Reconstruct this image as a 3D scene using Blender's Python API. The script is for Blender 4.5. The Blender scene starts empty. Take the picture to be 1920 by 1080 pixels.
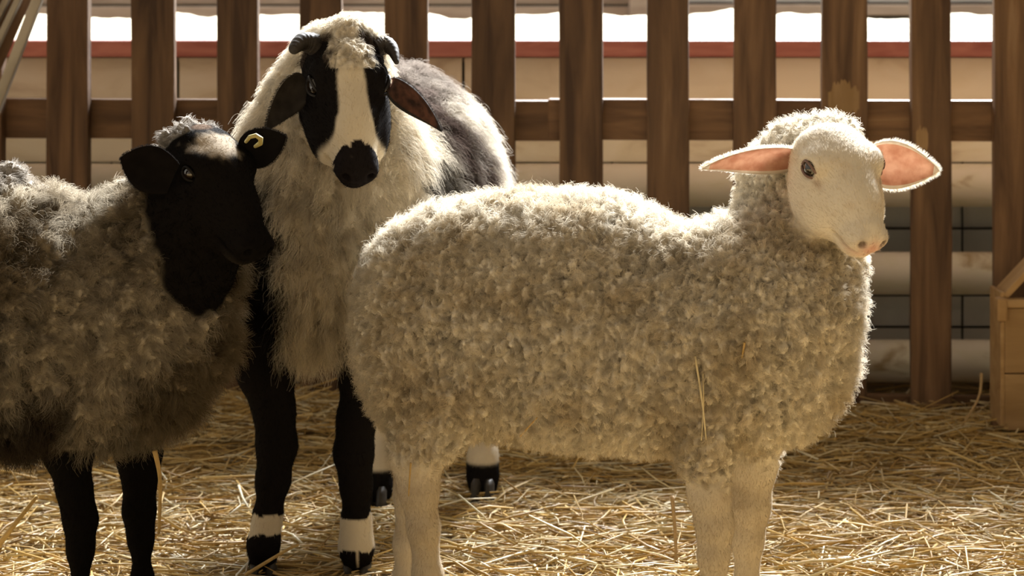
import bpy, bmesh, math, random
import numpy as np
from mathutils import Vector, Matrix

sc = bpy.context.scene
COL = sc.collection
R = math.radians
rng = np.random.default_rng(7)
random.seed(7)

# ------------------------------------------------------------------ camera
F = 3900.0          # focal length in pixels of the 1920 wide frame
CAMH = 1.162        # height of the camera above the straw
HOR = -30.0         # horizon row
cam_d = bpy.data.cameras.new('camera')
cam = bpy.data.objects.new('camera', cam_d); COL.objects.link(cam)
cam.location = (0, 0, CAMH); cam.rotation_euler = (R(90), 0, 0)
cam_d.sensor_width = 36.0; cam_d.lens = F / 1920 * 36.0
cam_d.shift_y = -(540 - HOR) / 1920
cam_d.clip_start = 0.1; cam_d.clip_end = 200
cam_d.dof.use_dof = True; cam_d.dof.focus_distance = 3.55; cam_d.dof.aperture_fstop = 6.3
sc.camera = cam

# ------------------------------------------------------------------ light
w = bpy.data.worlds.new('barn_air'); sc.world = w; w.use_nodes = True
bg = w.node_tree.nodes['Background']
bg.inputs['Color'].default_value = (1.0, 0.78, 0.54, 1); bg.inputs['Strength'].default_value = 0.35
sun_d = bpy.data.lights.new('sun', 'SUN'); sun = bpy.data.objects.new('sun', sun_d); COL.objects.link(sun)
sun_d.energy = 24.0; sun_d.angle = R(16); sun_d.color = (0.97, 0.985, 1.0)
sun.rotation_euler = Vector((-0.26, -0.78, -0.62)).to_track_quat('-Z', 'Y').to_euler()
win_d = bpy.data.lights.new('window_light', 'AREA'); win = bpy.data.objects.new('window_light', win_d); COL.objects.link(win)
win_d.shape = 'RECTANGLE'; win_d.size = 7.0; win_d.size_y = 1.6; win_d.energy = 300; win_d.color = (0.93, 0.97, 1.0)
win.location = (0.3, 8.7, 3.2); win.rotation_euler = (Vector((0, 4.0, 0.6)) - win.location).to_track_quat('-Z', 'Y').to_euler()
sc.view_settings.view_transform = 'Standard'; sc.view_settings.look = 'None'
sc.view_settings.exposure = 0.0; sc.view_settings.gamma = 1.0; sc.view_settings.use_curve_mapping = False
sc.cycles.max_bounces = 6; sc.cycles.diffuse_bounces = 3; sc.cycles.transmission_bounces = 4; sc.cycles.transparent_max_bounces = 6

# ------------------------------------------------------------------ helpers
def W(px, py, d):
    return np.array([(px - 960) * d / F, d, CAMH - (py - HOR) * d / F])

def nrm(v):
    v = np.asarray(v, float); return v / np.linalg.norm(v)

def hash3(i, j, k, s=0):
    with np.errstate(over='ignore'):
        h = (i.astype(np.uint32) * np.uint32(374761393) + j.astype(np.uint32) * np.uint32(668265263)
             + k.astype(np.uint32) * np.uint32(2147483647) + np.uint32((s * 144665 + 97) & 0xffffffff))
        h = (h ^ (h >> np.uint32(13))) * np.uint32(1274126177)
        h = (h ^ (h >> np.uint32(16))) * np.uint32(2246822519)
        h = h ^ (h >> np.uint32(13))
    return h.astype(np.float64) / 4294967295.0

def vnoise(P, scale, s=0):
    Q = P * scale; I = np.floor(Q).astype(np.int64); f = Q - I; f = f * f * (3 - 2 * f)
    r = np.zeros(len(P))
    for a in (0, 1):
        for b in (0, 1):
            for c in (0, 1):
                wgt = (f[:, 0] if a else 1 - f[:, 0]) * (f[:, 1] if b else 1 - f[:, 1]) * (f[:, 2] if c else 1 - f[:, 2])
                r += wgt * hash3(I[:, 0] + a, I[:, 1] + b, I[:, 2] + c, s)
    return r

def fbm(P, scale, s=0, o=3):
    r = 0; a = 1; t = 0
    for q in range(o):
        r = r + a * vnoise(P, scale * 2 ** q, s + q * 7); t += a; a *= .5
    return r / t

def voronoi(P, sc3, s=0):
    Q = P * np.asarray(sc3); I = np.floor(Q).astype(np.int64)
    n = len(P); F1 = np.full(n, 9.); F2 = np.full(n, 9.); C = np.zeros((n, 3)); ID = np.zeros(n)
    for a in (-1, 0, 1):
        for b in (-1, 0, 1):
            for c in (-1, 0, 1):
                i, j, k = I[:, 0] + a, I[:, 1] + b, I[:, 2] + c
                cx = np.stack([i + .5 + .8 * (hash3(i, j, k, s + 1) - .5), j + .5 + .8 * (hash3(i, j, k, s + 2) - .5),
                               k + .5 + .8 * (hash3(i, j, k, s + 3) - .5)], 1)
                d = np.sqrt(((Q - cx) ** 2).sum(1))
                m = d < F1
                F2 = np.where(m, F1, np.minimum(F2, d)); F1 = np.where(m, d, F1)
                C[m] = cx[m]; ID = np.where(m, hash3(i, j, k, s + 4), ID)
    return F1, F2, C / np.asarray(sc3), ID

def sstep(x, a, b):
    t = np.clip((x - a) / (b - a), 0, 1); return t * t * (3 - 2 * t)

def mix(a, b, t):
    t = np.asarray(t)[:, None]; return a * (1 - t) + np.asarray(b) * t

# --- materials
def mat(name, color=(.5, .5, .5), rough=.6, **kw):
    m = bpy.data.materials.new(name); m.use_nodes = True
    b = m.node_tree.nodes['Principled BSDF']
    b.inputs['Base Color'].default_value = (*color, 1); b.inputs['Roughness'].default_value = rough
    for k, v in kw.items(): b.inputs[k.replace('_', ' ')].default_value = v
    return m

def noise_mat(name, c1, c2, scale=(8, 8, 8), rough=.7, bump=.3, bscale=60, detail=5, c3=None, rnd=0.25, lo=.35, hi=.65, spec=.3, bdist=.004):
    m = mat(name, c1, rough); nt = m.node_tree; N, L = nt.nodes, nt.links; b = N['Principled BSDF']
    b.inputs['Specular IOR Level'].default_value = spec
    tc = N.new('ShaderNodeTexCoord'); mp = N.new('ShaderNodeMapping'); mp.inputs['Scale'].default_value = scale
    oi = N.new('ShaderNodeObjectInfo'); ad = N.new('ShaderNodeVectorMath'); ad.operation = 'ADD'
    sc_ = N.new('ShaderNodeMath'); sc_.operation = 'MULTIPLY'; sc_.inputs[1].default_value = 37.0
    L.new(oi.outputs['Random'], sc_.inputs[0]); L.new(tc.outputs['Object'], ad.inputs[0]); L.new(sc_.outputs[0], ad.inputs[1])
    L.new(ad.outputs[0], mp.inputs['Vector'])
    n = N.new('ShaderNodeTexNoise'); n.inputs['Scale'].default_value = 1; n.inputs['Detail'].default_value = detail; n.inputs['Distortion'].default_value = .6
    L.new(mp.outputs[0], n.inputs['Vector'])
    cr = N.new('ShaderNodeValToRGB'); e = cr.color_ramp.elements
    e[0].position = lo; e[0].color = (*c1, 1); e[1].position = hi; e[1].color = (*c2, 1)
    if c3: x = e.new(min(hi + .12, 1)); x.color = (*c3, 1)
    L.new(n.outputs['Fac'], cr.inputs['Fac'])
    mr = N.new('ShaderNodeMapRange'); mr.inputs['To Min'].default_value = 1 - rnd; mr.inputs['To Max'].default_value = 1 + rnd
    L.new(oi.outputs['Random'], mr.inputs['Value'])
    vm = N.new('ShaderNodeVectorMath'); vm.operation = 'SCALE'
    L.new(cr.outputs['Color'], vm.inputs[0]); L.new(mr.outputs[0], vm.inputs['Scale']); L.new(vm.outputs[0], b.inputs['Base Color'])
    n2 = N.new('ShaderNodeTexNoise'); n2.inputs['Scale'].default_value = bscale; n2.inputs['Detail'].default_value = 4
    L.new(ad.outputs[0], n2.inputs['Vector'])
    bp = N.new('ShaderNodeBump'); bp.inputs['Strength'].default_value = bump; bp.inputs['Distance'].default_value = bdist
    L.new(n2.outputs['Fac'], bp.inputs['Height']); L.new(bp.outputs[0], b.inputs['Normal'])
    return m

def fibre_mat(name, trans=.35, tint=1.0):
    m = bpy.data.materials.new(name); m.use_nodes = True; nt = m.node_tree; N, L = nt.nodes, nt.links
    N.remove(N['Principled BSDF']); out = N['Material Output']
    at = N.new('ShaderNodeAttribute'); at.attribute_name = 'Col'
    d = N.new('ShaderNodeBsdfDiffuse'); t = N.new('ShaderNodeBsdfTranslucent'); mx = N.new('ShaderNodeMixShader'); mx.inputs[0].default_value = trans
    L.new(at.outputs['Color'], d.inputs['Color']); L.new(at.outputs['Color'], t.inputs['Color'])
    L.new(d.outputs[0], mx.inputs[1]); L.new(t.outputs[0], mx.inputs[2]); L.new(mx.outputs[0], out.inputs['Surface'])
    return m

def coat_mat(name, bump=.25, sheen=.04):
    m = mat(name, rough=.9); nt = m.node_tree; N, L = nt.nodes, nt.links; b = N['Principled BSDF']
    at = N.new('ShaderNodeAttribute'); at.attribute_name = 'Col'
    L.new(at.outputs['Color'], b.inputs['Base Color'])
    b.inputs['Sheen Weight'].default_value = 0; b.inputs['Specular IOR Level'].default_value = .04
    n2 = N.new('ShaderNodeTexNoise'); n2.inputs['Scale'].default_value = 260; n2.inputs['Detail'].default_value = 3
    tc = N.new('ShaderNodeTexCoord'); L.new(tc.outputs['Object'], n2.inputs['Vector'])
    bp = N.new('ShaderNodeBump'); bp.inputs['Strength'].default_value = bump; bp.inputs['Distance'].default_value = .002
    L.new(n2.outputs['Fac'], bp.inputs['Height']); L.new(bp.outputs[0], b.inputs['Normal'])
    return m

# --- objects
def link(o, parent=None):
    COL.objects.link(o)
    if parent is not None:
        o.parent = parent
        o.matrix_parent_inverse = Matrix.Translation(-Vector(parent.location)) if parent.parent is None else \
            Matrix.Translation(-Vector(parent['wloc'])) if 'wloc' in parent else Matrix.Identity(4)
    return o

def mesh_obj(name, V, Fc, m, parent=None, smooth=False):
    me = bpy.data.meshes.new(name)
    me.from_pydata([tuple(v) for v in V], [], [tuple(f) for f in Fc]); me.update()
    for x in (m if isinstance(m, (list, tuple)) else [m]): me.materials.append(x)
    if smooth: me.shade_smooth()
    return link(bpy.data.objects.new(name, me), parent)

def thing(name, loc, label, cat, group=None):
    o = bpy.data.objects.new(name, None); o.location = loc; o.empty_display_size = .1; COL.objects.link(o)
    o['label'] = label; o['category'] = cat
    if group: o['group'] = group
    return o

def tag(o, label=None, cat=None, group=None, kind=None):
    if label: o['label'] = label
    if cat: o['category'] = cat
    if group: o['group'] = group
    if kind: o['kind'] = kind
    return o

def rebase(o, loc):
    """give a top-level mesh an origin of its own at loc"""
    o.data.transform(Matrix.Translation(-Vector(loc))); o.location = loc; return o

def box_mesh(sx, sy, sz, bev=.003, wob=0.0, segs=1, seed=0, ztop_wave=0):
    bm = bmesh.new(); bmesh.ops.create_cube(bm, size=1)
    for v in bm.verts: v.co = Vector((v.co.x * sx, v.co.y * sy, v.co.z * sz))
    if segs > 1:
        ax = max(range(3), key=lambda i: (sx, sy, sz)[i])
        ed = [e for e in bm.edges if abs((e.verts[0].co - e.verts[1].co)[ax]) > 1e-5]
        bmesh.ops.subdivide_edges(bm, edges=ed, cuts=segs - 1, use_grid_fill=True)
        r = random.Random(seed)
        offs = {}
        for v in bm.verts:
            key = (round(v.co[ax], 4), tuple(1 if v.co[i] > 0 else 0 for i in range(3) if i != ax))
            if key not in offs: offs[key] = [r.uniform(-wob, wob) for _ in range(3)]
            o = offs[key]
            v.co = v.co + Vector([0 if i == ax else o[i] for i in range(3)])
    if bev:
        ed = [e for e in bm.edges if len(e.link_faces) == 2 and e.calc_face_angle(0) > .7]
        bmesh.ops.bevel(bm, geom=ed, offset=bev, segments=2, profile=.6, affect='EDGES')
    bmesh.ops.recalc_face_normals(bm, faces=bm.faces)
    return bm

def bm_obj(name, bm, m, parent=None, mtx=None, smooth=False):
    me = bpy.data.meshes.new(name); bm.to_mesh(me); bm.free()
    if mtx is not None: me.transform(mtx)
    me.materials.append(m)
    if smooth: me.shade_smooth()
    return link(bpy.data.objects.new(name, me), parent)

def box(name, c, size, m, parent=None, bev=.003, rot=None, wob=0, segs=1, seed=0):
    """a bevelled box standing at c; its own origin stays at its centre"""
    bm = box_mesh(*size, bev=bev, wob=wob, segs=segs, seed=seed)
    me = bpy.data.meshes.new(name); bm.to_mesh(me); bm.free(); me.materials.append(m)
    o = bpy.data.objects.new(name, me)
    COL.objects.link(o)
    o.location = c
    if rot is not None: o.rotation_euler = rot
    if parent is not None:
        o.parent = parent; o.matrix_parent_inverse = Matrix.Translation(-Vector(parent.location))
    return o

def tube(path, radii, seg=10, cap=True):
    P = [np.asarray(p, float) for p in path]; n = len(P); V = []; Fc = []
    up = np.array([0.13, .21, 1.0])
    for i, p in enumerate(P):
        t = nrm(P[min(i + 1, n - 1)] - P[max(i - 1, 0)])
        a = np.cross(t, up)
        if np.linalg.norm(a) < .1: a = np.cross(t, [1, 0, 0])
        a = nrm(a); b = np.cross(t, a); up = -np.cross(a, t) if False else up
        for k in range(seg):
            an = 2 * math.pi * k / seg
            V.append(p + radii[i] * (math.cos(an) * a + math.sin(an) * b))
    for i in range(n - 1):
        for k in range(seg):
            Fc.append((i * seg + k, i * seg + (k + 1) % seg, (i + 1) * seg + (k + 1) % seg, (i + 1) * seg + k))
    if cap:
        Fc.append(tuple(range(seg))[::-1]); Fc.append(tuple((n - 1) * seg + k for k in range(seg)))
    return V, Fc

# ------------------------------------------------------------------ the setting
M_floor = noise_mat('trodden_straw_dust', (.20, .13, .055), (.36, .26, .13), (9, 9, 9), .95, .8, 70, c3=(.42, .33, .19), rnd=0, bdist=.02)
M_conc = noise_mat('grey_concrete', (.16, .155, .14), (.24, .23, .20), (3, 3, 3), .9, .3, 40, rnd=0)
M_cream = noise_mat('cream_painted_board', (.52, .44, .31), (.80, .76, .60), (5, 5, 9), .6, .15, 30, c3=(.84, .81, .67), rnd=.05, lo=.25, hi=.45)
M_pipe = noise_mat('cream_plastic_rail', (.46, .36, .21), (.80, .76, .60), (7, 7, 16), .8, .1, 20, c3=(.84, .79, .66), rnd=.05, lo=.3, hi=.42)
M_red = noise_mat('faded_red_paint', (.25, .085, .07), (.38, .16, .13), (6, 30, 30), .5, .2, 60, rnd=.05)
M_stain = noise_mat('brown_stained_pine', (.070, .036, .018), (.20, .112, .056), (26, 26, 2.2), .6, .35, 55, c3=(.29, .18, .10), rnd=.22)
M_stainr = noise_mat('brown_stained_rail_pine', (.115, .060, .029), (.22, .12, .058), (3.2, 26, 26), .6, .35, 55, c3=(.30, .18, .09), rnd=.18)
M_worn = noise_mat('bare_worn_pine', (.28, .17, .075), (.38, .24, .12), (30, 30, 5), .7, .3, 50, rnd=.1)
M_pale = noise_mat('pale_box_pine', (.36, .215, .09), (.47, .30, .14), (4, 26, 26), .6, .25, 45, rnd=.12)
M_grey = noise_mat('edge_lit_grey_slats', (.26, .22, .17), (.42, .37, .30), (14, 14, 3), .7, .3, 50, rnd=.1)  # pale grey stands in for light caught along the wooden slat edges
M_backb = noise_mat('dusty_brown_planks', (.42, .31, .24), (.56, .44, .35), (3, 3, 18), .8, .3, 40, rnd=.18)
M_white = noise_mat('grey_white_sheet', (.55, .55, .54), (.68, .68, .67), (3, 3, 3), .6, .1, 30, rnd=.03)
M_wire = mat('dark_wire', (.03, .03, .028), .5, Metallic=.6)

def struct(o): o['kind'] = 'structure'; return o

# floor, gently uneven with a low mound of bedding at the fence
def ground_z(x, y):
    x = np.asarray(x, float); y = np.asarray(y, float)
    P = np.stack([x, y, x * 0], -1).reshape(-1, 3)
    n = (fbm(P, 3.5, 3, 3) - .5).reshape(x.shape) * .03
    mound = .02 * np.exp(-((y - 5.42) / .28) ** 2) * (.6 + .5 * np.exp(-((x - 0.95) / .35) ** 2) + 2.4 * np.exp(-((x + .62) / .35) ** 2))
    return n * sstep(y, 2.0, 4.0) + mound - .004
nx, ny = 150, 190
gx = np.linspace(-4.5, 4.5, nx); gy = np.concatenate([np.linspace(-3, 2.4, 20), np.linspace(2.5, 6.4, 140), np.linspace(6.5, 9.4, 30)])
GX, GY = np.meshgrid(gx, gy); GZ = ground_z(GX, GY) - .012
V = np.stack([GX, GY, GZ], -1).reshape(-1, 3)
Fc = [(j * nx + i, j * nx + i + 1, (j + 1) * nx + i + 1, (j + 1) * nx + i) for j in range(ny - 1) for i in range(nx - 1)]
fl = struct(mesh_obj('floor', V, Fc, M_floor, smooth=True))
struct(box('wall_back', (0, 9.6, 1.0), (9.4, .2, 2.0), M_conc, bev=0))
struct(box('wall_left', (-4.6, 3.2, 2.1), (.2, 12.6, 4.2), M_conc, bev=0))
struct(box('wall_right', (4.6, 3.2, 2.1), (.2, 12.6, 4.2), M_conc, bev=0))
wb = bpy.data.objects['wall_back']
# brown plank cladding and pale sheets on the back wall, seen between the boards at the very top
for i, (za, zb) in enumerate([(0.0, .28), (.29, .56), (.57, .84), (.85, 1.06), (1.07, 1.30), (1.31, 1.56)]):
    box('plank', (-1.55, 9.47, (za + zb) / 2), (4.6, .03, zb - za), M_backb, wb, bev=.004)
for i in range(4):
    box('plank', (1.05 + i * .9, 9.47, .50), (.88, .03, 1.0), M_backb, wb, bev=.004)
box('ledge_board', (2.5, 9.40, 1.045), (3.9, .12, .05), M_backb, wb, bev=.006)
box('post', (.58, 9.38, .8), (.10, .12, 1.6), M_backb, wb, bev=.006)
for i in range(4):
    box('panel', (1.12 + i * .97, 9.44, 1.40), (.95, .02, .64), M_white, wb, bev=.004)

# ------------------------------------------------------------------ raised hay platform behind the fence
PD = 5.93
pf = thing('hay_platform', (0, PD, 0), 'raised platform behind the fence with red painted front edge and cream boards', 'platform')
for i in range(7):
    x0 = -2.6 + i * .82
    box('board', (x0 + .41, PD + .06, .80), (.812, .03, .30), M_cream, pf, bev=.003)
box('edge_beam', (.25, PD + .02, .978), (5.8, .10, .048), M_red, pf, bev=.006)
box('deck', (.25, PD + .95, .955), (5.8, 1.76, .04), M_cream, pf, bev=.004)
for i in range(6):
    box('leg', (-2.2 + i * 1.0, PD + .95, .467), (.08, .08, .934), M_stain, pf, bev=.004)
# cream round rails one below the other
for k, (za, zb) in enumerate([(.65, .527), (.398, .277), (.148, .027)]):
    V, Fc = tube([(-2.65, PD, 0), (3.1, PD, 0)], [(za - zb) / 2] * 2, 32, cap=False)
    V = np.array(V); V[:, 2] += (za + zb) / 2
    o = mesh_obj('rail', V, Fc, M_pipe, pf, smooth=False); o.data.shade_smooth()
# pale loose hay, sunlit, lying on the deck
M_hay = noise_mat('sunlit_hay', (.70, .60, .42), (.86, .78, .60), (30, 30, 30), .9, .8, 90, rnd=0, bdist=.02)
hx = np.linspace(-2.55, 3.05, 180); hy = np.linspace(0, 1.7, 40)
HX, HY = np.meshgrid(hx, hy)
P = np.stack([HX, HY, HX * 0], -1).reshape(-1, 3)
HZ = (.976 + .012 + .05 * sstep(HY, .5, 1.5) * (0.25 + 1.4 * fbm(P, 5, 5).reshape(HX.shape)) + .012 * fbm(P, 25, 8).reshape(HX.shape)) - .02 * (HY < .01)
V = np.stack([HX, HY + PD + .045, HZ], -1).reshape(-1, 3)
nn = len(hx); Fc = [(j * nn + i, j * nn + i + 1, (j + 1) * nn + i + 1, (j + 1) * nn + i) for j in range(len(hy) - 1) for i in range(nn - 1)]
o = mesh_obj('hay', V, Fc, M_hay, smooth=True)
tag(o, 'bright sunlit hay spread over the raised platform behind the fence', 'hay', kind='stuff')

# grey wire mesh panel standing behind the cream rails
wm = thing('wire_mesh_panel', (0.2, PD + .28, 0), 'dark wire mesh panel in front of grey sheet behind the cream rails', 'panel')
box('sheet', (.2, PD + .36, .48), (5.6, .012, .94), noise_mat('grey_blue_sheet', (.60, .60, .54), (.72, .72, .66), (4, 4, 4), .6, .2, 30, rnd=0), wm, bev=0)
for z in (.02, .135, .23, .33, .43, .53, .62):
    V, Fc = tube([(-2.6, PD + .3, z), (3.0, PD + .3, z)], [.004] * 2, 6); mesh_obj('wire', V, Fc, M_wire, wm)
for i in range(38):
    x = -2.55 + i * .15
    V, Fc = tube([(x, PD + .305, 0), (x, PD + .305, .63)], [.0035] * 2, 6); mesh_obj('wire', V, Fc, M_wire, wm)

# ------------------------------------------------------------------ fence
edges = [(-77, 5), (86, 166), (245, 327), (407, 485), (562, 641), (721, 803), (884, 966), (1049, 1131), (1214, 1293), (1377, 1457), (1542, 1627), (1710, 1785), (1866, 1948)]
def fs(px): return 684 + (px + 77) / 1977 * 24
fd = lambda px: F / fs(px)
fence = thing('wooden_fence', (0, fd(960), 0), 'tall brown stained wooden fence of upright boards behind the three sheep', 'fence')
pL, pR = W(-77, 0, fd(-77)), W(1948, 0, fd(1948))
fyaw = math.atan2(pR[1] - pL[1], pR[0] - pL[0])
full = [(-560, -480), (-399, -319), (-238, -158)] + edges + [(2030, 2112), (2195, 2277), (2360, 2440)]
for i, (a, b) in enumerate(full):
    c = (a + b) / 2; d = fd(c); wd = (b - a) * d / F
    x = (c - 960) * d / F
    box('board', (x, d + .02, .715), (wd, .040, 1.41), M_stain, fence, bev=.004, rot=(0, R(random.uniform(-.15, .15)), fyaw), wob=.0015, segs=6, seed=i)
def on_fence(px, off=0):
    d = fd(px); p = np.array([(px - 960) * d / F, d, 0]); return p + off * np.array([-math.sin(fyaw), math.cos(fyaw), 0])
for (a, b, zt, zb, off, nm) in [(-600, 1049, .846, .737, .060, 'rail'), (1026, 2480, .851, .741, .058, 'rail'), (-600, 2480, .06, .005, .060, 'rail'), (-600, 2480, 1.33, 1.22, .060, 'rail')]:
    p, q = on_fence(a, off), on_fence(b, off); c = (p + q) / 2
    box(nm, (c[0], c[1], (zt + zb) / 2), (np.linalg.norm(q - p), .036 if a < 1000 else .04, zt - zb), M_stainr, fence, bev=.004, rot=(0, 0, fyaw), wob=.001, segs=10, seed=int(a + 700))
# worn bare patches on two boards: thin flakes of exposed wood on the face
def patch(pxc, pyc, wpx, hpx, seed):
    r = random.Random(seed); d = fd(pxc) - .0006; V = []; n = 40
    cz = CAMH - (pyc - HOR) * d / F
    for k in range(n):
        t_ = k / (n // 2 - 1) if k < n // 2 else (n - 1 - k) / (n // 2 - 1)
        sg = -1 if k < n // 2 else 1
        V.append(((t_ - .5) * wpx * d / F, 0, sg * hpx / 2 * (.35 + .65 * math.sin(math.pi * min(max(t_, .03), .97)) ** .5) * r.uniform(.55, 1.15) * d / F))
    V = [Matrix.Rotation(fyaw, 3, 'Z') @ Vector(v) + Vector(((pxc - 960) * d / F, d, cz)) for v in V]
    V2 = [v + Vector((0, .004, 0)) for v in V]
    Fc = [tuple(range(n))[::-1]] + [(k, (k + 1) % n, n + (k + 1) % n, n + k) for k in range(n)]
    o = mesh_obj('worn_patch', V + V2, Fc, M_worn, fence); o['label'] = 'bare pale wood where the stain has worn off'
patch(1582, 186, 58, 70, 3); patch(1729, 262, 22, 52, 4)

# ------------------------------------------------------------------ feed box at the right edge
fb = thing('feed_box', (1.26, 5.2, 0), 'pale wooden feed box on a short dark foot at the fence', 'feed box')
bd = 5.27
def bx(name, x0, y0, x1, y1, d0, d1, m, bev=.003, **k):
    a = W(x0, y0, d0); b = W(x1, y1, d0)
    return box(name, ((a[0] + b[0]) / 2, (d0 + d1) / 2, (a[2] + b[2]) / 2), (abs(b[0] - a[0]), abs(d1 - d0), abs(a[2] - b[2])), m, fb, bev=bev, **k)
bx('side_panel', 1876, 548, 1884, 802, bd, bd + .12, M_pale)
bx('front_panel', 1884, 578, 2140, 700, bd, bd + .02, M_pale)
bx('front_panel', 1884, 702, 2140, 808, bd - .001, bd + .02, M_pale)
bx('rim', 1884, 562, 2140, 578, bd - .012, bd + .03, M_pale, .005)
bx('corner_post', 1870, 560, 1890, 604, bd - .02, bd + .02, M_pale, .007)
bx('foot', 1864, 796, 1880, 826, bd + .02, bd + .06, M_stain)
bx('foot', 2110, 796, 2126, 826, bd + .02, bd + .06, M_stain)
bx('front_panel', 1890, 812, 2140, 830, bd + .012, bd + .03, M_pale)
bx('back_panel', 1900, 560, 2140, 780, bd + .11, bd + .125, M_pale)
p = W(1876, 552, bd + .06); q = W(1990, 430, bd + .06)
c = (p + q) / 2; L_ = np.linalg.norm(q - p)
box('slanted_side', tuple(c), (L_, .10, .016), M_pale, fb, rot=(0, -math.atan2(q[2] - p[2], q[0] - p[0]), 0))

# ------------------------------------------------------------------ hay rack at the top left
hr = thing('hay_rack', (-1.4, 5.35, .7), 'leaning hay rack of slanted grey slats in front of the fence, top left', 'hay rack')
def bar(name, a, b, d, wd, th, m):
    p, q = W(*a, d), W(*b, d); c = (p + q) / 2; L_ = np.linalg.norm(q - p); an = math.atan2(q[0] - p[0], q[2] - p[2])
    return box(name, tuple(c), (wd, th, L_), m, hr, bev=.004, rot=(0, an, 0))
bar('slat', (78, -20), (-22, 240), 5.36, .026, .03, M_grey)
bar('slat', (44, -20), (-56, 190), 5.37, .016, .03, M_grey)
bar('slat', (22, -20), (-78, 190), 5.375, .016, .03, M_grey)
bar('slat', (-2, -20), (-102, 190), 5.38, .016, .03, M_grey)
bar('slat', (-28, -20), (-128, 190), 5.385, .016, .03, M_grey)
bar('back_board', (34, -20), (-62, 200), 5.43, .085, .012, M_stain)
bar('back_board', (-34, -20), (-130, 200), 5.43, .085, .012, M_stain)
bar('crossbar', (-170, 196), (6, 196), 5.40, .02, .02, M_stain)
V, Fc = tube([W(-190, 180, 5.42), W(-190, 1060, 5.42)], [.03] * 2, 12); mesh_obj('post', V, Fc, M_stain, hr)

# ------------------------------------------------------------------ implicit bodies
class Body:
    def __init__(s): s.p = []; s.sub = []
    def e(s, c, r, Rm=None, wool=1, k=.03, sub=False):
        (s.sub if sub else s.p).append(('e', np.asarray(c, float), np.asarray(r, float), np.eye(3) if Rm is None else Rm, wool, k))
    def c(s, a, b, ra, rb, S=(1, 1, 1), wool=1, k=.03):
        s.p.append(('c', np.asarray(a, float), np.asarray(b, float), (ra, rb), np.asarray(S, float), wool, k))
    def chain(s, pts, S=(1, 1, 1), wool=1, k=.03):
        for (a, ra), (b, rb) in zip(pts[:-1], pts[1:]): s.c(a, b, ra, rb, S, wool, k)
    @staticmethod
    def d1(q, P):
        if q[0] == 'e':
            X = (P - q[1]) @ q[3].T; r = q[2]
            k0 = np.sqrt(((X / r) ** 2).sum(1)); k1 = np.sqrt(((X / r ** 2) ** 2).sum(1)) + 1e-9
            return k0 * (k0 - 1) / k1
        a = q[1] / q[4]; ab = q[2] / q[4] - a; X = P / q[4] - a
        t = np.clip(X @ ab / (ab @ ab), 0, 1)
        return (np.sqrt(((X - t[:, None] * ab) ** 2).sum(1)) - (q[3][0] + (q[3][1] - q[3][0]) * t)) * min(q[4])
    @staticmethod
    def smin(a, b, k):
        h = np.maximum(k - np.abs(a - b), 0) / k; return np.minimum(a, b) - h * h * k * .25
    def __call__(s, P, wool=False):
        d = np.full(len(P), 1.0); W_ = 0; T = 0
        for q in s.p:
            di = s.d1(q, P); d = s.smin(d, di, q[-1])
            if wool:
                g = np.exp(-np.clip(di, -.05, 1) / .008); W_ = W_ + g * q[-2]; T = T + g
        for q in s.sub:
            d = -s.smin(-d, s.d1(q, P), q[-1])
        return (d, W_ / T) if wool else d

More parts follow.
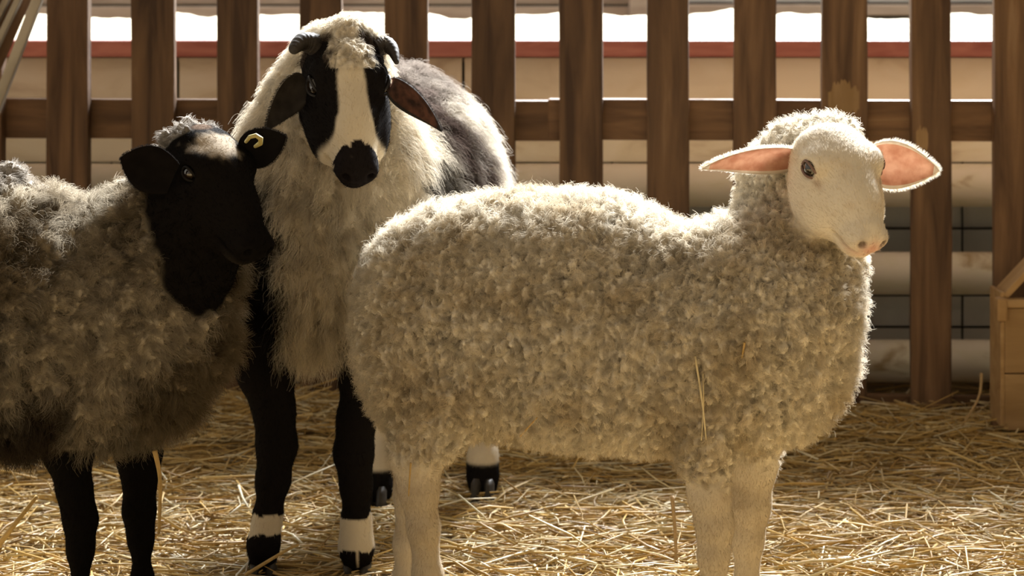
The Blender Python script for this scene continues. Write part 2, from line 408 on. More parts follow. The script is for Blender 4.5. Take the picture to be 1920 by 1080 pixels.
def surface(B, lo, hi, h):
    lo = np.array(lo, float); n = (np.ceil((np.array(hi) - lo) / h / 8).astype(int)) * 8
    nb = n // 8
    I = np.stack(np.meshgrid(*[np.arange(k) for k in nb], indexing='ij'), -1).reshape(-1, 3)
    C = lo + (I * 8 + 3.5) * h
    D = np.stack([B.d1(q, C) for q in B.p], 1); dm = D.min(1)
    Rr = 4 * h * 1.75
    act = np.abs(dm) < Rr * 1.6 + .03
    Fg = np.ones(nb.tolist() + [8, 8, 8], np.float32)
    ii = I[dm < 0]; Fg[ii[:, 0], ii[:, 1], ii[:, 2]] = -1
    A = np.where(act)[0]
    o8 = np.stack(np.meshgrid(*[np.arange(8)] * 3, indexing='ij'), -1).reshape(-1, 3) * h
    d = np.full((len(A), 512), 1.0)
    for qi, q in enumerate(B.p):
        m = np.where(D[A, qi] < dm[A] + 2 * Rr + .07)[0]
        if not len(m): continue
        P = (lo + I[A[m]] * 8 * h)[:, None, :] + o8
        di = B.d1(q, P.reshape(-1, 3)).reshape(len(m), 512)
        d[m] = B.smin(d[m], di, q[-1])
    for q in B.sub:
        m = np.where(B.d1(q, C[A]) < Rr * 1.6 + .03)[0]
        if not len(m): continue
        P = (lo + I[A[m]] * 8 * h)[:, None, :] + o8
        d[m] = -B.smin(-d[m], B.d1(q, P.reshape(-1, 3)).reshape(len(m), 512), q[-1])
    Fg[I[A, 0], I[A, 1], I[A, 2]] = d.reshape(-1, 8, 8, 8)
    G = Fg.transpose(0, 3, 1, 4, 2, 5).reshape(n.tolist())
    S = G < 0
    cnt = np.zeros(np.array(G.shape) - 1, np.int8)
    for a in (0, 1):
        for b in (0, 1):
            for c in (0, 1):
                cnt += S[a:S.shape[0] - 1 + a, b:S.shape[1] - 1 + b, c:S.shape[2] - 1 + c]
    ci = np.argwhere((cnt > 0) & (cnt < 8))
    vid = np.full(cnt.shape, -1, np.int32); vid[ci[:, 0], ci[:, 1], ci[:, 2]] = np.arange(len(ci))
    cor = [np.array(v) for v in [(0, 0, 0), (1, 0, 0), (0, 1, 0), (1, 1, 0), (0, 0, 1), (1, 0, 1), (0, 1, 1), (1, 1, 1)]]
    val = [G[ci[:, 0] + c[0], ci[:, 1] + c[1], ci[:, 2] + c[2]] for c in cor]
    acc = np.zeros((len(ci), 3)); wt = np.zeros(len(ci))
    for a, b in [(0, 1), (2, 3), (4, 5), (6, 7), (0, 2), (1, 3), (4, 6), (5, 7), (0, 4), (1, 5), (2, 6), (3, 7)]:
        va, vb = val[a], val[b]; m = (va < 0) != (vb < 0)
        t = np.where(m, va / np.where(m, va - vb, 1), 0)
        acc += m[:, None] * (cor[a] + t[:, None] * (cor[b] - cor[a])); wt += m
    V = lo + (ci + acc / wt[:, None]) * h
    Q = []
    for ax in range(3):
        u, v = (ax + 1) % 3, (ax + 2) % 3
        s0 = [slice(None)] * 3; s1 = [slice(None)] * 3; s0[ax] = slice(0, -1); s1[ax] = slice(1, None)
        a, b = S[tuple(s0)], S[tuple(s1)]
        E = np.argwhere(a != b); E = E[(E[:, u] > 0) & (E[:, v] > 0) & (E[:, u] < S.shape[u] - 1) & (E[:, v] < S.shape[v] - 1)]
        du = np.zeros(3, int); du[u] = 1; dv = np.zeros(3, int); dv[v] = 1
        f = [vid[tuple((E - x).T)] for x in (du + dv, dv, 0 * du, du)]
        q = np.stack(f, 1); ins = a[tuple(E.T)]
        q[~ins] = q[~ins][:, ::-1]
        Q.append(q)
    Q = np.concatenate(Q); Q = Q[(Q >= 0).all(1)]
    return V, Q

def grad(B, P, e=.002):
    g = np.stack([B(P + np.eye(3)[i] * e) - B(P - np.eye(3)[i] * e) for i in range(3)], 1)
    return g / (np.linalg.norm(g, axis=1, keepdims=True) + 1e-9)

def head(B, O, yaw, pitch, sv, roman=0, cheek=0, muz=1.0):
    """yaw from facing the camera toward picture right, pitch downwards; returns a to-world function"""
    y, p = R(yaw), R(pitch); sv = np.asarray(sv, float); s = float((sv[1] + sv[2]) / 2)
    f = np.array([math.sin(y) * math.cos(p), -math.cos(y) * math.cos(p), -math.sin(p)])
    l = nrm(np.cross([0, 0, 1], f)); u = np.cross(f, l)
    Mx = np.stack([f, l, u])                       # rows: forward, left, dorsal
    T = lambda v: O + (np.asarray(v, float) * sv) @ Mx
    E = lambda c, r, wool=0, k=.022, sub=False: B.e(T(c), np.array(r) * sv, Mx, wool, k * s, sub)
    Cc = lambda a, b, ra, rb, wool=0, k=.022: B.c(T(a), T(b), ra * s, rb * s, (1, 1, 1), wool, k * s)
    E((-.040, 0, -.006), (.070, .058, .054))
    E((0, 0, .016), (.050, .046, .032))
    for q in (1, -1):
        E((.004, .043 * q, .016), (.030, .019, .022))
        E((.0, .026 * q, -.035), (.066, .032, .046))
        E((.045, .026 * q, -.036), (.066, .029, .043))
        E((.10, .016 * q, -.028), (.055, .021, .028))
        if cheek: E((.040, .034 * q, -.046), (.085 * cheek, .030 * cheek, .046 * cheek))
    Cc((.02, 0, .010 + roman), (.148, 0, -.008), .038, .028)
    E((.07, 0, .004 + roman), (.06, .031, .033))
    Cc((-.02, 0, -.055), (.135, 0, -.040), .042, .024)
    E((.166, 0, -.014), (.031, .033 * muz, .029 * muz), k=.014)
    E((.152, 0, -.045), (.030, .024, .017), k=.010)
    for q in (1, -1):
        E((.180, .016 * q * muz, -.004), (.014, .012 * muz, .013), k=.010)
        E((.193, .0185 * q * muz, -.004 - .002 / muz), (.015, .0056 * muz * muz, .008 * muz), k=.005, sub=True)
        E((.162, .034 * q, -.0335), (.038, .014, .0042), k=.006, sub=True)
        E((.012, .060 * q, .013), (.018, .013, .015), k=.008, sub=True)
    return T, Mx

def leg(B, pts, wool=0, k=.02):
    B.chain(pts, wool=wool, k=k)

# ---- hair: curves grown from a surface
def sample(V, Q, wq, n):
    A = np.concatenate([Q[:, [0, 1, 2]], Q[:, [0, 2, 3]]]); ww = np.concatenate([wq, wq])
    ar = np.linalg.norm(np.cross(V[A[:, 1]] - V[A[:, 0]], V[A[:, 2]] - V[A[:, 0]]), axis=1) * ww
    cs = np.cumsum(ar); t = np.searchsorted(cs, rng.random(n) * cs[-1]); t = np.minimum(t, len(A) - 1)
    a, b = rng.random((2, n)); m = a + b > 1; a[m] = 1 - a[m]; b[m] = 1 - b[m]
    return A[t], np.stack([1 - a - b, a, b], 1)

def interp(X, idx, bc):
    return (X[idx] * (bc[:, :, None] if X.ndim == 2 else bc)).sum(1)

def curves(name, P, rad, colr, m, parent):
    n, k, _ = P.shape
    hc = bpy.data.hair_curves.new(name); hc.add_curves([k] * n)
    hc.points.foreach_set('position', P.astype(np.float32).ravel())
    a = hc.attributes.get('radius') or hc.attributes.new('radius', 'FLOAT', 'POINT'); a.data.foreach_set('value', rad.astype(np.float32).ravel())
    c = hc.attributes.new('Col', 'FLOAT_COLOR', 'POINT')
    cc = np.ones((n, k, 4), np.float32); cc[:, :, :3] = colr[:, None, :]; c.data.foreach_set('color', cc.ravel())
    hc.materials.append(m)
    o = link(bpy.data.objects.new(name, hc), parent); o['kind'] = 'stuff'
    return o

def norms(V, Q):
    n = np.cross(V[Q[:, 2]] - V[Q[:, 0]], V[Q[:, 3]] - V[Q[:, 1]]); N = np.zeros_like(V)
    for i in range(4): np.add.at(N, Q[:, i], n)
    return N / (np.linalg.norm(N, axis=1, keepdims=True) + 1e-12)

def grow(name, V, Q, N, wool, col, lenf, parent, m, n, seg, lock, radius, clump, curl, droop, fuzz=.3, wthr=.35, seed=1, leank=.35):
    """fibres of a fleece gathered into locks"""
    wq = np.clip((wool[Q].mean(1) - wthr) / (1 - wthr), 0, 1)
    # the side the camera can see and the rim just past it carry the fibres densest
    idx, bc = sample(V, Q, np.where(wq > 0, .15 + wq, 0), n)
    P0 = interp(V, idx, bc); Nn = interp(N, idx, bc); Nn /= np.linalg.norm(Nn, axis=1, keepdims=True) + 1e-9
    cl = interp(col, idx, bc); ln = interp(lenf, idx, bc) * (.65 + .5 * rng.random(n))
    wv = np.stack([fbm(P0, 9, 31), fbm(P0, 9, 37), fbm(P0, 9, 41)], 1) - .5
    F1, F2, C, ID = voronoi(P0 + wv * .03, lock, seed)
    C = C - wv * .03
    toC = C - P0; toC -= (toC * Nn).sum(1, keepdims=True) * Nn
    jit = rng.normal(size=(n, 3)) * fuzz
    fly = rng.random(n) < .07; jit[fly] *= 2.2; ln[fly] *= 1.35; clump = np.where(fly, .05, clump)
    # every lock leans its own way
    lean = np.stack([np.sin(ID * 57), np.cos(ID * 91), np.sin(ID * 143)], 1) * leank
    dirv = Nn + lean + jit * .5
    dirv /= np.linalg.norm(dirv, axis=1, keepdims=True)
    t = np.linspace(0, 1, seg); pts = np.zeros((n, seg, 3))
    a1 = np.cross(Nn, [0.3, .2, 1.0]); a1 /= np.linalg.norm(a1, axis=1, keepdims=True) + 1e-9; a2 = np.cross(Nn, a1)
    ph = ID * 40 + rng.normal(size=n) * .5; fr = 5 + 5 * ID
    for i, tt in enumerate(t):
        p = P0 + dirv * (ln * tt * (1 - .35 * droop * tt))[:, None] + toC * (clump * tt ** 1.2)[:, None] + np.array([0, 0, -1]) * (droop * ln * tt * tt)[:, None]
        cu = curl * ln * tt
        p = p + a1 * (cu * np.sin(ph + fr * tt))[:, None] + a2 * (cu * np.cos(ph + fr * tt) )[:, None]
        pts[:, i] = p
    rad = radius * np.linspace(1, .35, seg)[None, :] * (.7 + .6 * rng.random((n, 1)))
    br = .82 + .36 * ID[:, None]
    return curves(name, pts, rad, np.clip(cl * br * (.9 + .2 * rng.random((n, 1))), 0, 1), m, parent)

def fuzz(name, V, Q, N, mask, col, parent, m, n, length, radius, flow):
    idx, bc = sample(V, Q, np.clip(mask[Q].mean(1), 0, 1), n)
    P0 = interp(V, idx, bc); Nn = interp(N, idx, bc); cl = interp(col, idx, bc)
    d = flow(P0); d = d - (d * Nn).sum(1, keepdims=True) * Nn
    d /= np.linalg.norm(d, axis=1, keepdims=True) + 1e-9
    d = Nn * .55 + d * .8 + rng.normal(size=P0.shape) * .18
    ln = length * (.6 + .8 * rng.random(n))
    pts = np.stack([P0 - Nn * .0005 + d * (ln * tt)[:, None] - Nn * (ln * .25 * tt * tt)[:, None] for tt in (0, .5, 1)], 1)
    rad = radius * np.array([1, .8, .3])[None, :] * np.ones((n, 1))
    return curves(name, pts, rad, cl * (.85 + .3 * rng.random((n, 1))), m, parent)

M_coat = coat_mat('short_coat'); M_fib = fibre_mat('wool_fibre', .50); M_fur = fibre_mat('short_fur', .3)
M_eye = mat('dark_glossy_eye', (.012, .007, .004), .06, Specular_IOR_Level=.8, Coat_Weight=1.0)
M_lidd = mat('dark_eyelid', (.010, .008, .007), .7, Specular_IOR_Level=.2); M_lidg = mat('grey_eyelid', (.016, .013, .012), .6)
M_lidp = mat('pinkish_grey_eyelid', (.20, .12, .10), .5)
M_hoof = noise_mat('dark_hoof_horn', (.03, .025, .02), (.06, .05, .04), (20, 20, 60), .5, .3, 80, rnd=0)
M_horn = noise_mat('dark_ribbed_horn', (.025, .021, .018), (.055, .046, .038), (40, 40, 40), .6, .3, 60, rnd=0)
M_tag = mat('yellow_ear_tag_plastic', (.50, .42, .15), .5)

def ear_mat(name, ca, cb, trans=.45, spec=.2):
    m = bpy.data.materials.new(name); m.use_nodes = True; nt = m.node_tree; N, L = nt.nodes, nt.links
    b = N['Principled BSDF']; b.inputs['Roughness'].default_value = .85; b.inputs['Specular IOR Level'].default_value = spec
    tc = N.new('ShaderNodeTexCoord'); n = N.new('ShaderNodeTexNoise'); n.inputs['Scale'].default_value = 45; n.inputs['Detail'].default_value = 6
    L.new(tc.outputs['Object'], n.inputs['Vector'])
    cr = N.new('ShaderNodeValToRGB'); cr.color_ramp.elements[0].color = (*ca, 1); cr.color_ramp.elements[1].color = (*cb, 1)
    cr.color_ramp.elements[0].position = .35; cr.color_ramp.elements[1].position = .65
    L.new(n.outputs['Fac'], cr.inputs['Fac']); L.new(cr.outputs[0], b.inputs['Base Color'])
    t = N.new('ShaderNodeBsdfTranslucent'); L.new(cr.outputs[0], t.inputs['Color'])
    mx = N.new('ShaderNodeMixShader'); mx.inputs[0].default_value = trans
    L.new(b.outputs[0], mx.inputs[1]); L.new(t.outputs[0], mx.inputs[2]); L.new(mx.outputs[0], N['Material Output'].inputs['Surface'])
    return m

def ear(name, base, tip, face, width, cup, parent, m_out, m_in, bend=(0, 0, 0), fib=None, blunt=.75, fcol=(.8, .8, .75), root=.55, nf=2600, flen=.006):
    """leaf shaped cupped ear: base -> tip, 'face' is the side the opening looks to"""
    base = np.asarray(base, float); tip = np.asarray(tip, float); L_ = np.linalg.norm(tip - base); t = nrm(tip - base)
    f = np.asarray(face, float); f = nrm(f - (f @ t) * t); s = np.cross(t, f)
    nu, nv = 26, 14; V = []; bend = np.asarray(bend, float)
    def pt(u, v, off):
        wd = width / 2 * (root * (1 - u) ** 1.5 + math.sin(math.pi * min(1, u ** blunt)) ** .8 * .92 + .02)
        if u > .999: wd = .0008
        c = base + t * L_ * u + bend * u * u
        ang = v * (cup * (1.15 - .55 * u))
        rr = wd / max(math.sin(cup * (1.15 - .55 * u)), .2)
        return c + s * rr * math.sin(ang) + f * (rr * (math.cos(cup) - math.cos(ang)) + off)
    for side in (0, 1):
        for i in range(nu):
            for j in range(nv):
                u = i / (nu - 1); v = j / (nv - 1) * 2 - 1
                th = .0016 * (1 - v * v) + .0004
                V.append(pt(u, v, (-th if side == 0 else th)))
    Fc = []; mi = []
    for side in (0, 1):
        o = side * nu * nv
        for i in range(nu - 1):
            for j in range(nv - 1):
                q = (o + i * nv + j, o + i * nv + j + 1, o + (i + 1) * nv + j + 1, o + (i + 1) * nv + j)
                Fc.append(q if side else q[::-1]); mi.append(side if 1 <= j < nv - 2 and i < nu - 3 else 0)
    o = nu * nv
    for i in range(nu - 1):
        for j in (0, nv - 1):
            q = (i * nv + j, (i + 1) * nv + j, o + (i + 1) * nv + j, o + i * nv + j); Fc.append(q if j else q[::-1]); mi.append(0)
    ob = mesh_obj(name, V, Fc, [m_out, m_in], parent, smooth=True)
    ob.data.polygons.foreach_set('material_index', mi)
    # short hairs on the outside and around the rim
    Va = np.array(V[:nu * nv]); n = nf
    uu = rng.random(n) ** .9; vv = np.clip(rng.normal(size=n) * .25, -1, 1) + np.sign(rng.random(n) - .5) * .95; vv = np.clip(vv, -1, 1)
    m = rng.random(n) < .45; vv[m] = rng.random(m.sum()) * 2 - 1
    P0 = np.array([pt(a, b, -.002) for a, b in zip(uu, vv)])
    d = t * .7 + s[None, :] * vv[:, None] * .8 - f * .25 + rng.normal(size=(n, 3)) * .18
    d /= np.linalg.norm(d, axis=1, keepdims=True)
    ln = flen * (.5 + .9 * rng.random(n))
    pts = np.stack([P0 + d * (ln * q)[:, None] for q in (0, .5, 1)], 1)
    c = curves('fur', pts, .00028 * np.array([1, .8, .3])[None] * np.ones((n, 1)), np.array(fcol)[None] * (.8 + .4 * rng.random((n, 1))), M_fur, parent)
    return ob

def eye(T, s, side, m_lid, parent, r=.0150, col=None, out=0):
    s = float(np.mean(s)) if np.ndim(s) else s
    c = T((.010, (.0495 + out) * side, .013)); bm = bmesh.new(); bmesh.ops.create_uvsphere(bm, u_segments=24, v_segments=16, radius=r * s)
    o = bm_obj('eye', bm, M_eye if col is None else col, parent, Matrix.Translation(Vector(c)), True)
    # almond eyelid ring around it
    f = nrm(T((1, 0, 0)) - T((0, 0, 0))); l = nrm(T((0, side, 0)) - T((0, 0, 0))); u = nrm(T((0, 0, 1)) - T((0, 0, 0)))
    ax = nrm(l * .93 + f * .28 + u * .12); fx = nrm(f - (f @ ax) * ax); ux = np.cross(ax, fx); ux = ux if ux @ u > 0 else -ux
    path = []; rad = []
    n = 28
    for k in range(n + 1):
        a = 2 * math.pi * k / n
        x, y = math.cos(a) * r * s * 1.18, math.sin(a) * r * s * (.80 if math.sin(a) > 0 else .74)
        if math.cos(a) > .75: x *= 1.14
        dd = math.sqrt(max((r * s * 1.02) ** 2 - (x * .8) ** 2 - (y * .8) ** 2, 0))
        path.append(c + fx * x + ux * y + ax * dd); rad.append(.0023 * s)
    V, Fc = tube(path, rad, 8, cap=False)
    mesh_obj('eyelid', V, Fc, m_lid, parent, smooth=True)

def hoof(x, y, parent, fw=(0, -1), s=1.0, m=None):
    """cloven hoof: two toes"""
    f = nrm([fw[0], fw[1], 0]); l = np.array([-f[1], f[0], 0]); z0 = float(ground_z(x, y)) + .002
    V = []; Fc = []
    for q in (-1, 1):
        o = len(V); rings = [(0, .034, .014, .012), (.022, .030, .013, .006), (.045, .022, .012, -.002), (.055, .012, .007, -.004)]
        for (h, a, b, sh) in rings:
            for k in range(12):
                an = 2 * math.pi * k / 12
                fx = math.cos(an) * a * (1.1 if math.cos(an) > 0 else .8) + sh
                V.append(np.array([x, y, z0 + h * s]) + f * fx * s + l * (math.sin(an) * b * (1 - .25 * max(math.cos(an), 0)) + q * .0145) * s)
        for r_ in range(3):
            for k in range(12): Fc.append((o + r_ * 12 + k, o + r_ * 12 + (k + 1) % 12, o + (r_ + 1) * 12 + (k + 1) % 12, o + (r_ + 1) * 12 + k))
        Fc.append(tuple(o + k for k in range(12))[::-1]); Fc.append(tuple(o + 36 + k for k in range(12)))
    mesh_obj('hoof', V, Fc, m or M_hoof, parent, smooth=True)

def finish(root, B, lo, hi, h, colorfn, lock, lockamp, woolseed=1, crack=34, finemask=None):
    V, Q = surface(B, lo, hi, h)
    N = grad(B, V); d, wool = B(V, True); V = V - N * np.clip(d, -h, h)[:, None]
    wool = np.clip(wool, 0, 1)
    col, wool, lenf = colorfn(V, N, wool)
    wm_ = sstep(wool, .35, .8)
    wv = np.stack([fbm(V, 9, 31), fbm(V, 9, 37), fbm(V, 9, 41)], 1) - .5
    F1, F2, C, ID = voronoi(V + wv * .03, lock, woolseed)
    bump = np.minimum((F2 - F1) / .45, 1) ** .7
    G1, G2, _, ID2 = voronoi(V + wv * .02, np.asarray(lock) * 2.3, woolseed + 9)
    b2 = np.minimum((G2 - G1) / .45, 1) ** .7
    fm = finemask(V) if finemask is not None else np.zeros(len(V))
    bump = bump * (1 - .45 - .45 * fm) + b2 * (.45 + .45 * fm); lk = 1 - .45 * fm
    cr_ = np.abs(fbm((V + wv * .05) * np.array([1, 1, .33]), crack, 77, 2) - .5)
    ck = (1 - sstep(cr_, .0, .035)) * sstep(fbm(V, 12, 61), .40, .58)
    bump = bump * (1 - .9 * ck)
    V2 = V + N * (wm_ * lk * (lockamp * (bump - .55) + lockamp * 1.2 * (fbm(V, 14, 9) - .5) + lockamp * .8 * (ID - .5)))[:, None]
    me = bpy.data.meshes.new('body')
    me.vertices.add(len(V2)); me.vertices.foreach_set('co', V2.astype(np.float32).ravel())
    me.loops.add(len(Q) * 4); me.loops.foreach_set('vertex_index', Q.astype(np.int32).ravel())
    me.polygons.add(len(Q)); me.polygons.foreach_set('loop_start', np.arange(len(Q), dtype=np.int32) * 4)
    me.update(calc_edges=True); me.validate(); me.shade_smooth()
    ca = me.color_attributes.new('Col', 'FLOAT_COLOR', 'POINT')
    cc = np.ones((len(V2), 4), np.float32); cc[:, :3] = col * (1 - .40 * (wm_ * (1 - bump)))[:, None]; ca.data.foreach_set('color', cc.ravel())  # hollows between wool locks get shade painted into the vertex colour
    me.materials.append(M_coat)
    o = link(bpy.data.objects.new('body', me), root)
    col = col * (1 - .5 * wm_ * ck)[:, None] * (1 - .22 * wm_ * (1 - bump))[:, None]; lenf = lenf * (1 - .5 * ck)  # fibres carry the same painted shade in grooves and cracks
    return V2, Q, N, wool, col, lenf

PX = 1 / F
# ================================================================== white sheep
def white_sheep():
    root = thing('sheep', (0.15, 3.6, 0), 'white sheep with pink ears, standing side-on in front of the others', 'sheep', 'sheep standing in the straw')
    B = Body()
    def S(px, py, d, r): return (W(px, py, d), r * d * PX)
    ys = (1, .84, 1)
    B.chain([S(852, 556, 3.68, 166), S(955, 590, 3.66, 222), S(1100, 605, 3.62, 234), S(1235, 637, 3.58, 206), S(1385, 624, 3.54, 202)], ys, 1, .025)
    B.chain([S(1430, 620, 3.53, 168), S(1452, 690, 3.53, 124)], (1, .95, 1), 1, .06)
    B.chain([S(1440, 570, 3.53, 158), S(1494, 470, 3.58, 112), S(1474, 360, 3.64, 88)], (1, .95, 1), 1, .05)
    B.e(W(766, 640, 3.68), (.085, .15, .17), None, 1, .06)        # rear
    B.chain([S(1520, 272, 3.575, 44), S(1572, 258, 3.56, 32)], wool=1, k=.02)      # wool cap
    B.chain([S(1472, 330, 3.60, 74), S(1500, 296, 3.60, 62), S(1535, 276, 3.59, 46)], wool=1, k=.03)
    OW = W(1574, 316, 3.46); svw = np.array((.81, 1.20, 1.0)); T, Mx = head(B, OW, 21, 45, svw, cheek=.9, muz=.84)
    # legs
    dn = 3.47
    leg(B, [S(1325, 790, dn, 62), S(1322, 860, dn, 44), S(1330, 930, dn, 36), S(1340, 985, dn, 32), S(1338, 1040, dn, 26), S(1338, 1130, dn, 22), S(1340, 1190, dn, 25), S(1345, 1240, dn, 22)])
    dn = 3.63
    leg(B, [S(1415, 790, dn, 58), S(1412, 870, dn, 42), S(1406, 950, dn, 35), S(1402, 1010, dn, 27), S(1400, 1100, dn, 21), S(1400, 1165, dn, 24), S(1408, 1200, dn, 21)])
    dn = 3.60
    leg(B, [S(836, 730, dn, 104), S(808, 800, dn, 70), S(782, 856, dn, 46), S(785, 915, dn, 35), S(794, 990, dn, 27), S(802, 1080, dn, 25), S(806, 1150, dn, 24), S(815, 1205, dn, 22)], k=.02)
    dn = 3.80
    leg(B, [S(840, 720, dn, 100), S(800, 800, dn, 60), S(772, 850, dn, 38), S(768, 930, dn, 26), S(762, 1020, dn, 21), S(760, 1090, dn, 21), S(772, 1150, dn, 20)], k=.02)
    def cf(P, N, wool):
        n = fbm(P, 11, 2); n2 = fbm(P, 40, 5)
        base = mix(np.array([[.82, .75, .62]]) * np.ones((len(P), 1)), (.70, .61, .46), sstep(n, .45, .75))
        skin = mix(np.array([[.82, .75, .63]]) * np.ones((len(P), 1)), (.72, .61, .47), sstep(n2, .5, .8) * .5)
        L = (P - OW) @ Mx.T / svw
        legm = P[:, 2] < .33
        # thighs carry shorter wool, belly line stays woolly
        zb = P[:, 2]
        w_ = wool.copy()
        hind = (P[:, 0] < -.02) & (zb < .52)
        w_ = np.where(hind, np.maximum(w_, sstep(zb + (n2 - .5) * .05, .25, .40) * .9), w_)
        front = (P[:, 0] > .2) & (zb < .45)
        w_ = np.where(front, np.maximum(w_, sstep(zb + (n2 - .5) * .05, .27, .39)), w_)
        w_ = np.where(P[:, 2] < .62, np.maximum(w_, sstep(zb, .42, .48)), w_)
        hd = (L[:, 0] > -.045) & (np.abs(L[:, 1]) < .12) & (L[:, 2] > -.10) & (P[:, 2] > .62)
        # muzzle pink, nostril and mouth darker
        pink = np.exp(-(((L[:, 0] - .197) / .016) ** 2 + (L[:, 1] / .018) ** 2 + ((L[:, 2] + .014) / .016) ** 2))
        pink2 = np.exp(-(((L[:, 0] - .178) / .026) ** 2 + ((L[:, 2] + .034) / .012) ** 2 + (L[:, 1] / .03) ** 2)) * .6
        col = mix(skin, base, sstep(w_, .3, .7))
        col = mix(col, (.62, .30, .24), np.clip(np.maximum(pink, pink2), 0, 1) * (1 - w_) * .8)
        nos = np.exp(-(((L[:, 0] - .190) / .011) ** 2 + ((np.abs(L[:, 1]) - .0165) / .0050) ** 2 + ((L[:, 2] + .004) / .0085) ** 2))
        col = mix(col, (.07, .035, .025), np.clip(nos * 1.3, 0, 1) * (L[:, 0] > .15))
        # tear stain in front of the eye
        ts = np.exp(-(((L[:, 0] - .040) / .016) ** 2 + ((np.abs(L[:, 1]) - .043) / .012) ** 2 + ((L[:, 2] - .006) / .006) ** 2))
        col = mix(col, (.30, .17, .12), np.clip(ts, 0, 1) * .7)
        kn = sstep(fbm(P, 18, 21), .52, .7) * sstep(-P[:, 2], -.34, -.27)
        col = mix(col, (.30, .21, .13), kn * .6)
        col = mix(col, (.50, .42, .31), sstep(-P[:, 2], -.40, -.26) * .9)
        lf = .013 + .007 * n + .006 * sstep(N[:, 2], .2, .9)
        lf = lf * np.where((P[:, 2] > .66) & (P[:, 0] > .38), .75, 1) * (.45 + .55 * sstep(P[:, 2], .30, .48))
        return col, w_, lf
    lock = (60, 60, 42)
    V, Q, N, wool, col, lf = finish(root, B, (-.42, 3.25, -.02), (.82, 3.96, 1.02), .004, cf, lock, .0125, 1, 30)
    N2 = norms(V, Q); N2 = N2 * np.sign((N2 * N).sum(1))[:, None]
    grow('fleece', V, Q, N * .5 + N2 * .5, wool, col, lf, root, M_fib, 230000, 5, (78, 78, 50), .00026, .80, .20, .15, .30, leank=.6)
    hf = Mx[0]
    fuzz('short_fur', V, Q, N2, 1 - sstep(wool, .3, .6), col, root, M_fur, 42000, .0055, .00022,
         lambda P: np.where((P[:, 2] > .6)[:, None], -hf, np.array([0, 0, -1.])))
    m_out = ear_mat('white_ear_skin', (.72, .62, .50), (.78, .70, .60), .35); m_in = ear_mat('pink_inner_ear', (.52, .25, .165), (.70, .42, .30), .42)
    ear('ear', W(1497, 298, 3.50), W(1317, 313, 3.46), (.1, -.62, -.72), .056, .85, root, m_out, m_in, bend=(0, 0, -.004), fcol=(.85, .8, .7), root=.75, blunt=.8)
    ear('ear', W(1628, 303, 3.49), W(1761, 325, 3.47), (-.1, -1, -.1), .064, .5, root, m_out, m_in, bend=(0, 0, .004), fcol=(.85, .8, .7), root=.7, blunt=.85)
    for q in (1, -1): eye(T, svw, q, M_lidp, root, r=.0136, out=.0012)
    for (px, py, d) in [(1345, 0, 3.47), (1408, 0, 3.63), (815, 0, 3.60), (772, 0, 3.78)]:
        hoof((px - 960) * d / F, d, root, fw=(1, -.15), m=M_hoof)
    return root

